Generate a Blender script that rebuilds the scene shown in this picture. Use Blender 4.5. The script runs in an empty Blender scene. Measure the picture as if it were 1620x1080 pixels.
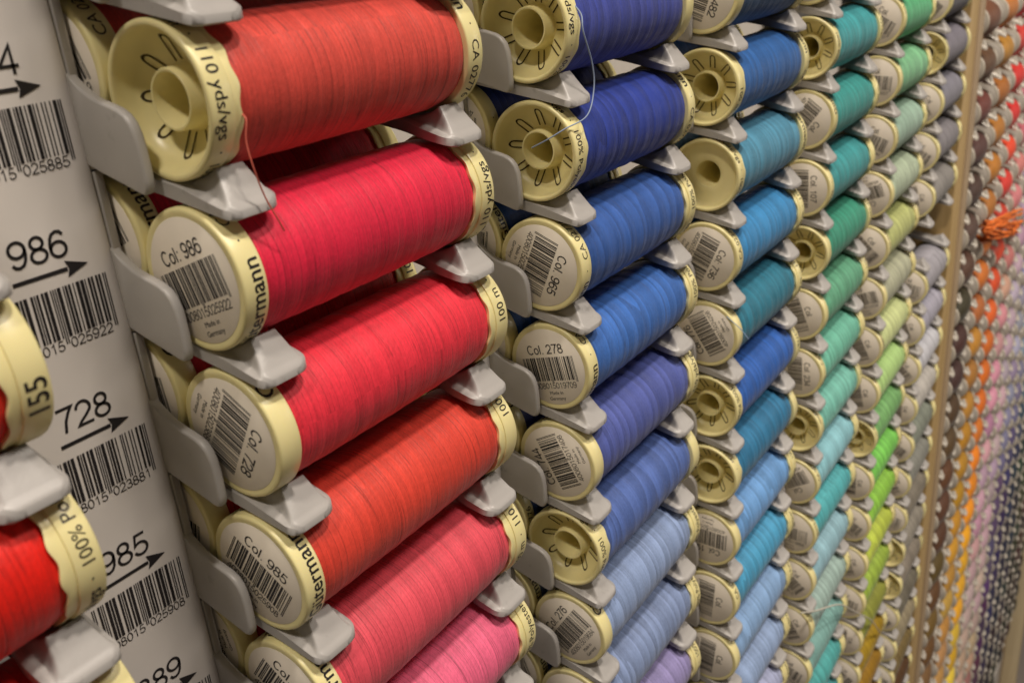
import bpy, bmesh, math, random
from mathutils import Matrix, Vector, Euler

# ----------------------------------------------------------------- camera, light, exposure
K = 0.001                                   # everything below is measured in millimetres
sc = bpy.context.scene
COL = sc.collection
CAM_LOC = Vector((-85.0761, -110.6515, 32.5170))
R_RIGHT = Vector((0.56223522, -0.82267449, -0.08425103))
R_DOWN = Vector((-0.35678479, -0.14939535, -0.92216357))
R_FWD = Vector((0.74605373, 0.54853232, -0.37751307))
F_PX = 1496.85
cam_d = bpy.data.cameras.new('camera')
cam = bpy.data.objects.new('camera', cam_d)
COL.objects.link(cam)
m = Matrix.Identity(4)
for i in range(3):
    m[i][0] = R_RIGHT[i]; m[i][1] = -R_DOWN[i]; m[i][2] = -R_FWD[i]; m[i][3] = CAM_LOC[i] * K
cam.matrix_world = m
cam_d.sensor_width = 36.0
cam_d.lens = 36.0 * F_PX / 1620.0
cam_d.clip_start = 0.005
cam_d.clip_end = 60.0
cam_d.dof.use_dof = True
cam_d.dof.focus_distance = 0.205
cam_d.dof.aperture_fstop = 33.0
sc.camera = cam

world = bpy.data.worlds.new('World')
sc.world = world
world.use_nodes = True
bg = world.node_tree.nodes['Background']
bg.inputs[0].default_value = (1.0, 0.86, 0.72, 1)
bg.inputs[1].default_value = 0.055

def area(name, loc, target, sx, sy, power, color):
    d = bpy.data.lights.new(name, 'AREA')
    d.shape = 'RECTANGLE'; d.size = sx; d.size_y = sy; d.energy = power; d.color = color
    o = bpy.data.objects.new(name, d); COL.objects.link(o)
    o.location = loc
    o.rotation_euler = (Vector(target) - Vector(loc)).to_track_quat('-Z', 'Y').to_euler()
    return o
WARM = (1.0, 0.90, 0.79)
area('ceiling_lamp_near', (0.10, -0.78, 1.80), (0.15, 0, -0.08), 0.20, 0.15, 22.5, WARM)
area('ceiling_lamp_far', (0.55, -1.2, 1.6), (1.0, 0, -0.4), 0.4, 0.3, 17, WARM)
area('ceiling_lamp_side', (-0.95, -0.42, 1.75), (0.15, 0, -0.1), 0.26, 0.20, 16, WARM)
area('end_post_fill', (1.15, -0.7, 0.15), (1.4, 0, -1.0), 0.3, 0.3, 3.5, WARM)  # added fill below ceiling height, brightens the end post and far columns

sc.view_settings.view_transform = 'Standard'
sc.view_settings.look = 'None'
sc.view_settings.exposure = 0
sc.view_settings.gamma = 1
sc.view_settings.use_curve_mapping = False
sc.cycles.use_denoising = True
sc.cycles.max_bounces = 6

RND = random.Random(7)

def project(x, y, z):
    v = Vector((x, y, z)) - CAM_LOC
    d = v.dot(R_FWD)
    if d <= 5: return None
    return 810 + F_PX * v.dot(R_RIGHT) / d, 540 + F_PX * v.dot(R_DOWN) / d, d
def in_view(x, y, z, rad=14.0):
    q = project(x, y, z)
    if q is None: return False
    mrg = rad * F_PX / q[2]
    return -mrg < q[0] < 1620 + mrg and -mrg < q[1] < 1080 + mrg

# ----------------------------------------------------------------- materials
def lin(c): 
    c = c / 255.0
    return c / 12.92 if c <= 0.04045 else ((c + 0.055) / 1.055) ** 2.4
def srgb(r, g, b): return (lin(r), lin(g), lin(b), 1)

class NT:
    def __init__(s, name):
        s.m = bpy.data.materials.new(name); s.m.use_nodes = True
        s.t = s.m.node_tree; s.b = s.t.nodes['Principled BSDF']
    def n(s, typ, **kw):
        o = s.t.nodes.new(typ)
        for k, v in kw.items():
            if k.startswith('i_'):
                key = k[2:]; key = int(key) if key.isdigit() else key.replace('_', ' ')
                o.inputs[key].default_value = v
            else: setattr(o, k, v)
        return o
    def l(s, a, b): s.t.links.new(a, b)
    def math(s, op, a, b=None, c=None, clamp=False):
        o = s.t.nodes.new('ShaderNodeMath'); o.operation = op; o.use_clamp = clamp
        for i, v in enumerate((a, b, c)):
            if v is None: continue
            if isinstance(v, (int, float)): o.inputs[i].default_value = v
            else: s.l(v, o.inputs[i])
        return o.outputs[0]

def plastic(name, col, rough=0.45, spot=0.04, bump=0.02, scale=300.0, spec=0.5, dirt=0.0, sss=0.0):
    t = NT(name)
    tc = t.n('ShaderNodeTexCoord')
    no = t.n('ShaderNodeTexNoise', i_Scale=scale, i_Detail=4.0)
    t.l(tc.outputs['Object'], no.inputs['Vector'])
    mx = t.n('ShaderNodeMix', data_type='RGBA', blend_type='MIX')
    a = [v * (1 - spot) for v in col[:3]] + [1]; b = [min(1, v * (1 + spot)) for v in col[:3]] + [1]
    mx.inputs[6].default_value = a; mx.inputs[7].default_value = b
    t.l(no.outputs[0], mx.inputs[0])
    out = mx.outputs[2]
    if dirt > 0:                               # scuffs and dust specks worn into the plastic
        oi = t.n('ShaderNodeObjectInfo')
        add = t.n('ShaderNodeVectorMath', operation='ADD')
        t.l(tc.outputs['Object'], add.inputs[0]); t.l(oi.outputs['Location'], add.inputs[1])
        n2 = t.n('ShaderNodeTexNoise', i_Scale=170.0, i_Detail=8.0, i_Roughness=0.75)
        t.l(add.outputs[0], n2.inputs['Vector'])
        k = t.math('MULTIPLY', t.math('SUBTRACT', n2.outputs[0], 0.60), 9.0, clamp=True)
        k = t.math('MULTIPLY', k, dirt)
        m2 = t.n('ShaderNodeMix', data_type='RGBA')
        m2.inputs[7].default_value = (0.10, 0.085, 0.07, 1)
        t.l(out, m2.inputs[6]); t.l(k, m2.inputs[0]); out = m2.outputs[2]
    t.l(out, t.b.inputs['Base Color'])
    t.b.inputs['Roughness'].default_value = rough
    t.b.inputs['Specular IOR Level'].default_value = spec
    if sss > 0:
        t.b.inputs['Subsurface Weight'].default_value = sss
        t.b.inputs['Subsurface Radius'].default_value = (1.0, 0.7, 0.3)
        t.b.inputs['Subsurface Scale'].default_value = 0.0012
    if bump > 0:
        n3 = t.n('ShaderNodeTexNoise', i_Scale=scale * 6, i_Detail=3.0)
        t.l(tc.outputs['Object'], n3.inputs['Vector'])
        bp = t.n('ShaderNodeBump', i_Strength=bump * 8, i_Distance=0.00008)
        t.l(n3.outputs[0], bp.inputs['Height']); t.l(bp.outputs[0], t.b.inputs['Normal'])
    return t.m

M = {}
M['rack'] = plastic('rack_grey_plastic', (0.44, 0.42, 0.40), 0.38, dirt=0.35)
M['strip'] = plastic('label_card', (0.65, 0.61, 0.58), 0.6, spot=0.06, scale=60, bump=0.01)
M['cream'] = plastic('cream_plastic', (0.90, 0.80, 0.40), 0.33, bump=0.008, sss=0.1)
M['sticker'] = plastic('sticker_paper', (0.90, 0.82, 0.70), 0.65, bump=0.01)
M['ink'] = plastic('black_ink', (0.012, 0.010, 0.012), 0.5, bump=0)
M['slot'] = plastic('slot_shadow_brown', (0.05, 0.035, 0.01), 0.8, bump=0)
M['white_rack'] = plastic('pale_rack_plastic', (0.66, 0.61, 0.53), 0.25, dirt=0.15)
M['white_cap'] = plastic('pale_cap_plastic', (0.54, 0.49, 0.41), 0.3, bump=0)
M['silver'] = plastic('grey_sticker', (0.55, 0.50, 0.44), 0.5, bump=0)
M['dark'] = plastic('dark_backing', (0.025, 0.02, 0.018), 0.8)
M['floor'] = plastic('floor_grey', (0.30, 0.26, 0.23), 0.5, spot=0.15, scale=8)
M['wall'] = plastic('store_wall', (0.35, 0.30, 0.25), 0.8, spot=0.1, scale=4)

def wood(name, c1, c2):
    t = NT(name)
    tc = t.n('ShaderNodeTexCoord'); mp = t.n('ShaderNodeMapping'); mp.inputs['Scale'].default_value = (160, 160, 6)
    t.l(tc.outputs['Object'], mp.inputs[0])
    no = t.n('ShaderNodeTexNoise', i_Scale=1.0, i_Detail=6.0, i_Distortion=0.6); t.l(mp.outputs[0], no.inputs['Vector'])
    r = t.n('ShaderNodeValToRGB'); r.color_ramp.elements[0].position = .3; r.color_ramp.elements[1].position = .7
    r.color_ramp.elements[0].color = c1 + (1,); r.color_ramp.elements[1].color = c2 + (1,)
    t.l(no.outputs[0], r.inputs[0]); t.l(r.outputs[0], t.b.inputs['Base Color'])
    t.b.inputs['Roughness'].default_value = 0.56
    bp = t.n('ShaderNodeBump', i_Strength=0.2, i_Distance=0.0004)
    t.l(no.outputs[0], bp.inputs['Height']); t.l(bp.outputs[0], t.b.inputs['Normal'])
    return t.m
M['wood'] = wood('oak_wood', (0.40, 0.27, 0.11), (0.50, 0.35, 0.16))
M['pale_wood'] = wood('pale_pine', (0.74, 0.60, 0.36), (0.82, 0.69, 0.45))
M['brown_wood'] = wood('brown_board', (0.36, 0.26, 0.16), (0.44, 0.33, 0.21))

def thread_material(name, band=0.08, line=0.42, sheen=0.12):
    """wound sewing thread; the colour is the object's own colour. UV = millimetres along / around."""
    t = NT(name)
    oi = t.n('ShaderNodeObjectInfo'); uv = t.n('ShaderNodeUVMap')
    sp = t.n('ShaderNodeSeparateXYZ'); t.l(uv.outputs[0], sp.inputs[0])
    U, V = sp.outputs[0], sp.outputs[1]
    rnd = t.math('MULTIPLY', oi.outputs['Random'], 300.0)
    def noise(fu, fv, shear, off, detail=2.0, rough=0.5):
        cx = t.n('ShaderNodeCombineXYZ')
        uu = t.math('MULTIPLY_ADD', V, shear, U)
        t.l(t.math('MULTIPLY', uu, fu), cx.inputs[0])
        t.l(t.math('MULTIPLY', V, fv), cx.inputs[1])
        t.l(t.math('ADD', rnd, off), cx.inputs[2])
        n = t.n('ShaderNodeTexNoise', i_Scale=1.0, i_Detail=detail, i_Roughness=rough)
        t.l(cx.outputs[0], n.inputs['Vector'])
        return n.outputs[0]
    fine = noise(1.55, 0.014, 0.020, 0.0, 2.0, 0.6)
    fine2 = noise(1.9, 0.012, -0.030, 40.0, 2.0, 0.6)
    fuzz = noise(2.2, 1.2, 0.3, 70.0, 2.0, 0.6)
    la = noise(0.60, 0.006, 0.030, 90.0, 1.0, 0.5)
    lb = noise(0.50, 0.006, -0.050, 130.0, 1.0, 0.5)
    lc = noise(0.40, 0.020, 0.015, 150.0, 1.0, 0.5)
    def ridge(x, w):                      # thin dark gap between strands where the noise crosses one half
        d = t.math('ABSOLUTE', t.math('SUBTRACT', x, 0.5))
        return t.math('SUBTRACT', 1.0, t.math('DIVIDE', d, w), clamp=True)
    def phase(per, shear, wob, off):
        q = t.math('MULTIPLY', t.math('MULTIPLY_ADD', V, shear, U), 1.0 / per)
        return t.math('FRACT', t.math('MULTIPLY_ADD', noise(0.12, 0.008, 0.0, off, 1.0), wob, q))
    fr = t.math('ABSOLUTE', t.math('SUBTRACT', phase(1.15, 0.022, 5.0, 300.0), 0.5))
    reg = t.math('MULTIPLY', t.math('SUBTRACT', 1.0, t.math('DIVIDE', fr, 0.10), clamp=True), t.math('MULTIPLY', t.math('SUBTRACT', lc, 0.30), 3.0, clamp=True))
    lines = t.math('MAXIMUM', t.math('MAXIMUM', ridge(la, 0.006), ridge(lb, 0.005)), reg)
    p = phase(5.8, 0.040, 4.5, 340.0)     # flat bands of the cross winding, sheen painted in: light edge, darker tail
    saw = t.math('SUBTRACT', t.math('POWER', p, 1.6), 0.38)
    v = t.math('MULTIPLY_ADD', t.math('SUBTRACT', fine, 0.5), 0.28, 1.0)
    v = t.math('MULTIPLY_ADD', t.math('SUBTRACT', fine2, 0.5), 0.22, v)
    v = t.math('MULTIPLY_ADD', t.math('SUBTRACT', fuzz, 0.5), 0.50, v)
    v = t.math('MULTIPLY_ADD', saw, band * 2.4, v)
    v = t.math('MULTIPLY_ADD', lines, -line, v)
    hsv = t.n('ShaderNodeVectorMath', operation='SCALE')
    t.l(oi.outputs['Color'], hsv.inputs[0]); t.l(v, hsv.inputs['Scale'])
    t.l(hsv.outputs[0], t.b.inputs['Base Color'])
    h = t.math('MULTIPLY_ADD', lines, -1.2, t.math('ADD', t.math('ADD', fine, fine2), fuzz))
    bp = t.n('ShaderNodeBump', i_Strength=0.28, i_Distance=0.00022)
    t.l(h, bp.inputs['Height']); t.l(bp.outputs[0], t.b.inputs['Normal'])
    t.b.inputs['Roughness'].default_value = 0.56
    t.b.inputs['Specular IOR Level'].default_value = 0.42
    t.b.inputs['Sheen Weight'].default_value = sheen
    t.b.inputs['Sheen Roughness'].default_value = 0.4
    return t.m
M['thread'] = thread_material('wound_thread')
M['thread_banded'] = thread_material('wound_thread_banded', band=0.18, line=0.34)

def strand_mat(name, col):
    return plastic(name, col, 0.6, bump=0)

# ----------------------------------------------------------------- helpers
def mesh_from(name, verts, faces, mats, fmat=None, smooth=True, uvs=None):
    me = bpy.data.meshes.new(name)
    me.from_pydata([(v[0] * K, v[1] * K, v[2] * K) for v in verts], [], faces)
    for mm in mats: me.materials.append(mm)
    if fmat: 
        for p, i in zip(me.polygons, fmat): p.material_index = i
    if smooth:
        for p in me.polygons: p.use_smooth = True
    if uvs:
        ul = me.uv_layers.new(name='UVMap')
        for li, uvv in enumerate(uvs): ul.data[li].uv = uvv
    me.update()
    return me
def sharp(me, deg=35):
    me.set_sharp_from_angle(angle=math.radians(deg))
    return me
def add(name, me, parent=None, loc=(0, 0, 0), rot=None, color=None):
    o = bpy.data.objects.new(name, me); COL.objects.link(o)
    if parent: o.parent = parent
    o.location = [c * K for c in loc]
    if rot: o.rotation_euler = rot
    if color: o.color = color
    return o
def thing(name, label, cat, loc=(0, 0, 0), group=None, rot=None):
    o = bpy.data.objects.new(name, None); COL.objects.link(o)
    o.empty_display_size = 0.005
    o.location = [c * K for c in loc]
    if rot: o.rotation_euler = rot
    o['label'] = label; o['category'] = cat
    if group: o['group'] = group
    return o
def tag(o, label=None, cat=None, group=None, kind=None):
    if label: o['label'] = label
    if cat: o['category'] = cat
    if group: o['group'] = group
    if kind: o['kind'] = kind
    return o
def box_bm(bm, x0, x1, y0, y1, z0, z1):
    vs = [bm.verts.new((x, y, z)) for x in (x0, x1) for y in (y0, y1) for z in (z0, z1)]
    for f in ((0, 1, 3, 2), (4, 6, 7, 5), (0, 4, 5, 1), (2, 3, 7, 6), (0, 2, 6, 4), (1, 5, 7, 3)):
        bm.faces.new([vs[i] for i in f])
    return vs
def bm_mesh(name, bm, mats, bevel=0, seg=2, smooth=False, ang=35):
    bmesh.ops.recalc_face_normals(bm, faces=bm.faces)
    if bevel:
        bmesh.ops.bevel(bm, geom=[e for e in bm.edges if len(e.link_faces) == 2 and e.calc_face_angle(0) > 0.4], offset=bevel, segments=seg, profile=0.5, affect='EDGES')
    bmesh.ops.scale(bm, vec=(K, K, K), verts=bm.verts)
    me = bpy.data.meshes.new(name); bm.to_mesh(me); bm.free()
    for mm in mats: me.materials.append(mm)
    for p in me.polygons: p.use_smooth = True
    sharp(me, ang)
    return me
def box_mesh(name, dims, mat, bevel=0.5):
    bm = bmesh.new(); box_bm(bm, *dims)
    return bm_mesh(name, bm, [mat], bevel)

def lathe(profile, n=72, wave=None):
    """profile: (x, r) list; revolves round X. wave(i, theta) -> dx for profile point i."""
    V, F = [], []
    for j in range(n):
        th = 2 * math.pi * j / n
        for i, (x, r) in enumerate(profile):
            dx = wave(i, th) if wave else 0
            V.append((x + dx, r * math.cos(th), r * math.sin(th)))
    m_ = len(profile)
    for j in range(n):
        k = (j + 1) % n
        for i in range(m_ - 1):
            F.append((j * m_ + i, j * m_ + i + 1, k * m_ + i + 1, k * m_ + i))
    return V, F

# text -> flat triangles in millimetres, glyphs from Blender's built-in font
_tc = {}
def text_tris(s, cap=2.4, bold=0.0, space=1.0):
    key = (s, cap, bold, space)
    if key in _tc: return _tc[key]
    cu = bpy.data.curves.new('lettering_source', 'FONT')
    cu.body = s; cu.size = 1.0; cu.resolution_u = 3; cu.offset = bold; cu.space_character = space
    o = bpy.data.objects.new('lettering_source', cu); COL.objects.link(o)
    dg = bpy.context.evaluated_depsgraph_get(); dg.update()
    me = o.evaluated_get(dg).to_mesh()
    k = cap / 0.729
    V = [(v.co.x * k, v.co.y * k) for v in me.vertices]
    F = [tuple(p.vertices) for p in me.polygons]
    o.evaluated_get(dg).to_mesh_clear()
    bpy.data.objects.remove(o); bpy.data.curves.remove(cu)
    w = max([v[0] for v in V]) if V else 0
    _tc[key] = (V, F, w)
    return _tc[key]

EAN_L = ['0001101', '0011001', '0010011', '0111101', '0100011', '0110001', '0101111', '0111011', '0110111', '0001011']
EAN_P = ['LLLLLL', 'LLGLGG', 'LLGGLG', 'LLGGGL', 'LGLLGG', 'LGGLLG', 'LGGGLL', 'LGLGLG', 'LGLGGL', 'LGGLGL']
def ean(code):
    d = [int(c) for c in code]
    bits = '101'
    for c, p in zip(d[1:7], EAN_P[d[0]]):
        l = EAN_L[c]; bits += l if p == 'L' else ''.join('1' if q == '0' else '0' for q in l)[::-1]
    bits += '01010'
    for c in d[7:]: bits += ''.join('1' if q == '0' else '0' for q in EAN_L[c])
    return bits + '101'

def _arc(cx, cy, rx, ry, a0, a1, n=14):
    return [(cx + rx * math.cos(math.radians(a0 + (a1 - a0) * i / n)), cy + ry * math.sin(math.radians(a0 + (a1 - a0) * i / n))) for i in range(n + 1)]
_six = [[(0.06, 0.31), (0.065, 0.52), (0.11, 0.74), (0.19, 0.89), (0.32, 0.955), (0.44, 0.92), (0.52, 0.80)], _arc(0.30, 0.31, 0.24, 0.275, 0, 360, 22)]
GL = {'0': (0.62, [_arc(0.3, 0.5, 0.235, 0.455, 0, 360, 24)]), '1': (0.62, [[(0.14, 0.74), (0.26, 0.82), (0.35, 0.96), (0.35, 0.0)]]),
  '2': (0.62, [_arc(0.3, 0.68, 0.23, 0.275, 175, -30) + [(0.36, 0.38), (0.14, 0.17), (0.06, 0.045), (0.56, 0.045)]]),
  '3': (0.62, [_arc(0.29, 0.73, 0.20, 0.225, 165, -80) + [(0.22, 0.52)], [(0.24, 0.52)] + _arc(0.29, 0.28, 0.245, 0.24, 80, -165)]),
  '4': (0.62, [[(0.44, 0.0), (0.44, 0.93), (0.04, 0.27), (0.60, 0.27)]]), '5': (0.62, [[(0.52, 0.95), (0.17, 0.95), (0.10, 0.50)] + _arc(0.29, 0.32, 0.25, 0.275, 125, -160)]),
  '6': (0.62, _six), '7': (0.62, [[(0.05, 0.95), (0.56, 0.95), (0.44, 0.76), (0.30, 0.45), (0.22, 0.0)]]),
  '8': (0.62, [_arc(0.3, 0.735, 0.19, 0.215, 0, 360, 20), _arc(0.3, 0.275, 0.24, 0.24, 0, 360, 22)]), '9': (0.62, [[(0.6 - x, 1 - y) for x, y in q] for q in _six]),
  'C': (0.74, [_arc(0.37, 0.5, 0.31, 0.455, 42, 318, 22)]), 'o': (0.58, [_arc(0.28, 0.35, 0.215, 0.305, 0, 360, 20)]), 'l': (0.24, [[(0.11, 0.0), (0.11, 0.98)]]),
  '.': (0.30, [[(0.1, 0.055), (0.2, 0.055)]]), ':': (0.30, [[(0.1, 0.055), (0.2, 0.055)], [(0.1, 0.6), (0.2, 0.6)]]), ' ': (0.30, [])}

class Flat:
    """collects flat ink shapes in a 2-D plane"""
    def __init__(s): s.V, s.F = [], []
    def rect(s, x0, y0, x1, y1):
        b = len(s.V); s.V += [(x0, y0), (x1, y0), (x1, y1), (x0, y1)]; s.F.append((b, b + 1, b + 2, b + 3))
    def poly(s, pts):
        b = len(s.V); s.V += pts; s.F.append(tuple(range(b, b + len(pts))))
    def text(s, t, x, y, cap, anchor='l', bold=0.0, width=None, space=1.0):
        V, F, w = text_tris(t, cap, bold, space)
        kx = width / w if width else 1.0
        w *= kx
        x0 = x - (w if anchor == 'r' else w / 2 if anchor == 'c' else 0)
        b = len(s.V); s.V += [(x0 + a * kx, y + c) for a, c in V]; s.F += [tuple(i + b for i in f) for f in F]
        return w
    def bars(s, code, x0, x1, y0, y1, guard=0.0):
        bits = ean(code); mw = (x1 - x0) / len(bits); i = 0
        while i < len(bits):
            if bits[i] == '1':
                j = i
                while j < len(bits) and bits[j] == '1': j += 1
                g = guard if (i < 3 or 45 <= i < 50 or i >= 92) else 0
                s.rect(x0 + i * mw, y0 - g, x0 + j * mw, y1)
                i = j
            else: i += 1
    def num(s, t, x, y, cap, anchor='l', width=None, hw=0.052):
        w0 = sum(GL[ch][0] for ch in t) * cap
        kx = width / w0 if width else 1.0
        x -= (w0 * kx if anchor == 'r' else w0 * kx / 2 if anchor == 'c' else 0)
        for ch in t:
            adv, paths = GL[ch]
            for P in paths:
                P = [(x + a * cap * kx, y + b * cap) for a, b in P]; h = hw * cap
                closed = len(P) > 3 and math.dist(P[0], P[-1]) < 1e-6
                b0 = len(s.V)
                for i, p in enumerate(P):
                    p0 = P[i - 1] if i > 0 else (P[-2] if closed else p); p1 = P[i + 1] if i < len(P) - 1 else (P[1] if closed else p)
                    d0 = (p[0] - p0[0], p[1] - p0[1]); d1 = (p1[0] - p[0], p1[1] - p[1])
                    l0 = math.hypot(*d0) or 1; l1 = math.hypot(*d1) or 1
                    n0 = (-d0[1] / l0, d0[0] / l0) if math.hypot(*d0) else (-d1[1] / l1, d1[0] / l1)
                    n1 = (-d1[1] / l1, d1[0] / l1) if math.hypot(*d1) else n0
                    nx, ny = n0[0] + n1[0], n0[1] + n1[1]; q = math.hypot(nx, ny) or 1; nx /= q; ny /= q
                    k = h / max(0.45, nx * n0[0] + ny * n0[1])
                    s.V += [(p[0] + nx * k, p[1] + ny * k), (p[0] - nx * k, p[1] - ny * k)]
                for i in range(len(P) - 1):
                    b = b0 + 2 * i; s.F.append((b, b + 1, b + 3, b + 2))
            x += adv * cap * kx
    def mesh(s, name, fn, mat=None):
        return mesh_from(name, [fn(a, b) for a, b in s.V], s.F, [mat or M['ink']], smooth=False)

# ----------------------------------------------------------------- spool meshes (axis = X, centre at origin)
L_SP, R_FL, R_TH = 63.9, 11.6, 10.9
H = L_SP / 2
def sticker_cap_mesh():
    pr = [(-H + 0.05, 0.0001), (-H + 0.05, 10.55), (-H, 10.75), (-H, 11.2), (-H + 0.12, 11.45), (-H + 0.45, R_FL), (-H + 2.3, R_FL + 0.03), (-H + 4.3, R_FL),
          (-H + 4.55, 11.45), (-H + 4.6, 11.2), (-H + 4.6, 9.0)]
    V, F = lathe(pr, 72)
    return sharp(mesh_from('sticker_cap', V, F, [M['cream']]), 50)
def open_cap_mesh(plain=False):
    # built at the +X end: mirrored profile so the dish faces +X
    dish = [(H - 30.0, 3.5), (H - 2.6, 3.95), (H - 2.25, 4.1), (H - 2.2, 4.4), (H - 2.5, 4.6), (H - 5.6, 4.75), (H - 5.9, 5.0), (H - 5.1, 7.4), (H - 4.2, 8.9), (H - 2.9, 9.8), (H - 0.9, 10.35)]
    if plain:
        dish = [(H - 30.0, 3.9), (H - 3.2, 4.1), (H - 3.0, 4.3), (H - 2.8, 6.0), (H - 2.4, 8.6), (H - 1.6, 10.0), (H - 0.6, 10.6)]
    pr = dish + [(H - 0.25, 10.5), (H, 10.75), (H, 11.2), (H - 0.15, 11.5), (H - 0.5, R_FL), (H - 3.9, R_FL), (H - 4.1, 11.5),
                 (H - 4.15, 11.25), (H - 4.9, 11.15), (H - 5.6, 11.3), (H - 5.85, 11.2), (H - 5.7, 10.6), (H - 5.0, 9.0)]
    n0 = len(pr)
    def wave(i, th):
        if i >= n0 - 4: return 0.26 * math.sin(13 * th) - 0.12 * math.sin(4 * th)
        return 0
    V, F = lathe(pr, 120, wave)
    fm = [0] * len(F)
    if not plain:
        # U-shaped cuts in the dish: raised dark strips painted for their shaded gaps
        def dish_x(r):
            pts = [(5.0, H - 5.9), (7.4, H - 5.1), (8.9, H - 4.2), (9.8, H - 2.9)]
            for (r0, x0), (r1, x1) in zip(pts, pts[1:]):
                if r <= r1: return x0 + (x1 - x0) * (r - r0) / (r1 - r0)
            return H - 2.2
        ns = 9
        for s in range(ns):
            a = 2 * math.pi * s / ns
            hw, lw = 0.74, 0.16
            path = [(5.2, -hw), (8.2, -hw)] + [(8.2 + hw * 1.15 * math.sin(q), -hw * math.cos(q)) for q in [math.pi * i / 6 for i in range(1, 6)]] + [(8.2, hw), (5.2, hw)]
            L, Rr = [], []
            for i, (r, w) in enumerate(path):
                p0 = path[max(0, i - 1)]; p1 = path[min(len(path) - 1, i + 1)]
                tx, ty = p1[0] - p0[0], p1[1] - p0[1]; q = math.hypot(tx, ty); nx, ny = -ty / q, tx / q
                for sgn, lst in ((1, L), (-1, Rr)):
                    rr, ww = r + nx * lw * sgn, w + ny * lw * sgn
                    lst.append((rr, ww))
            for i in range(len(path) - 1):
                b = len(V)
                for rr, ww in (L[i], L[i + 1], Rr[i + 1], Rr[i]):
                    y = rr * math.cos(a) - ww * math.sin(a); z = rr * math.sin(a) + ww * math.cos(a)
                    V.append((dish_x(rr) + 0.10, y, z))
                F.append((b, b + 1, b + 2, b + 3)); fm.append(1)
    # bore end plug so the hub reads as a deep dark hole
    b = len(V); V.append((H - 20.0, 0, 0)); 
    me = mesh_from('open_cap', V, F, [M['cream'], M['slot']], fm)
    return sharp(me, 50)

def thread_mesh(name, x0, x1, r, seed, mat, bulge=0.25, ridge=0.09):
    rr = random.Random(seed)
    ph = [rr.uniform(0, 6.28) for _ in range(6)]
    NX, NT_ = 110, 96
    V, F, UV = [], [], []
    def rad(x, th):
        t = (x - x0) / (x1 - x0)
        e = min(t, 1 - t)
        R = r + bulge * (1 - (2 * t - 1) ** 2) - 0.55 * math.exp(-e * 34)
        sh = th * 0.35
        R += ridge * (math.sin(x * 1.05 + ph[0] + 0.3 * math.sin(sh + ph[1])) + 0.6 * math.sin(x * 0.43 + ph[2]) + 0.4 * math.sin(x * 2.3 + ph[3] + math.sin(th + ph[4])))
        return R
    for i in range(NX + 1):
        x = x0 + (x1 - x0) * i / NX
        for j in range(NT_):
            th = 2 * math.pi * j / NT_
            R = rad(x, th)
            V.append((x, R * math.cos(th), R * math.sin(th)))
    for i in range(NX):
        for j in range(NT_):
            k = (j + 1) % NT_
            F.append((i * NT_ + j, i * NT_ + k, (i + 1) * NT_ + k, (i + 1) * NT_ + j))
            xa = (x1 - x0) * i / NX; xb = (x1 - x0) * (i + 1) / NX
            va = 2 * math.pi * r * j / NT_; vb = 2 * math.pi * r * (j + 1) / NT_
            UV += [(xa, va), (xa, vb), (xb, vb), (xb, va)]
    return mesh_from(name, V, F, [mat], uvs=UV)

TH_X0, TH_X1 = -H + 4.5, H - 5.3
THREADS = [thread_mesh('thread_winding', TH_X0, TH_X1, R_TH, s, M['thread'], ridge=0.04) for s in (1, 2, 3)]
THREADS_B = [thread_mesh('thread_winding', TH_X0, TH_X1, R_TH, s, M['thread_banded'], ridge=0.075) for s in (4, 5, 6)]
CAP_ST = sticker_cap_mesh(); CAP_OP = open_cap_mesh(); CAP_PL = open_cap_mesh(True)
V_, F_ = lathe([(-H - 0.06, 0.0001), (-H - 0.06, 10.1), (-H + 0.03, 10.2)], 72)
STICKER = mesh_from('label_sticker', V_, F_, [M['sticker']])

RT = R_FL + 0.06
def rim_text(segs, x_of, sign, start_deg, gap=2.6):
    """segs: list of (text, cap, bold); text runs round the rim; sign +1: reads with growing angle."""
    fl_pos = 0.0; V, F = [], []
    for (t, cap, bold) in segs:
        TV, TF, w = text_tris(t, cap, bold)
        b = len(V)
        for a, c in TV:
            th = math.radians(start_deg) + sign * (fl_pos + a) / RT
            V.append((x_of(c - cap / 2), RT * math.cos(th), RT * math.sin(th)))
        F += [tuple(i + b for i in f) for f in TF]
        fl_pos += w + gap
    return sharp(mesh_from('lettering', V, F, [M['ink']], smooth=False))
# sticker end (at -X): tops of the letters point to the face, text starts at angle 0 and runs with falling angle
LET_ST = rim_text([('Gütermann', 2.9, 0.012), ('·', 2.2, 0), ('CA 02776', 2.1, 0), ('·', 2.2, 0)], lambda c: -H + 2.3 - c, -1, 0)
# open end (at +X): tops point to the thread (-X)
LET_OP = rim_text([('100 m', 2.2, 0), ('·', 2.2, 0), ('110 yds/vgs', 2.2, 0.004), ('·', 2.2, 0), ('100% Polyester', 2.0, 0), ('·', 2.2, 0)], lambda c: H - 2.2 - c, -1, 0, 1.9)

_sp = {}
def sticker_print(num, code):
    key = (num, code)
    if key in _sp: return _sp[key]
    f = Flat()
    f.num(('Col: ' if num in ('986', '736') else 'Col. ') + num if num else 'Col.', 0, 3.6, 2.45, 'c', 10.9 if num else 4.8, 0.062)
    f.bars(code, -7.6, 7.6, -3.6, 2.7, 0.5)
    f.num(code, 0, -5.75, 1.6, 'c', 13.6, 0.05)
    f.text('Made in', 0, -7.35, 0.95, 'c'); f.text('Germany', 0, -8.9, 0.95, 'c')
    _sp[key] = f.mesh('printing', lambda a, b: (-H - 0.12, -a, b))
    return _sp[key]

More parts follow.
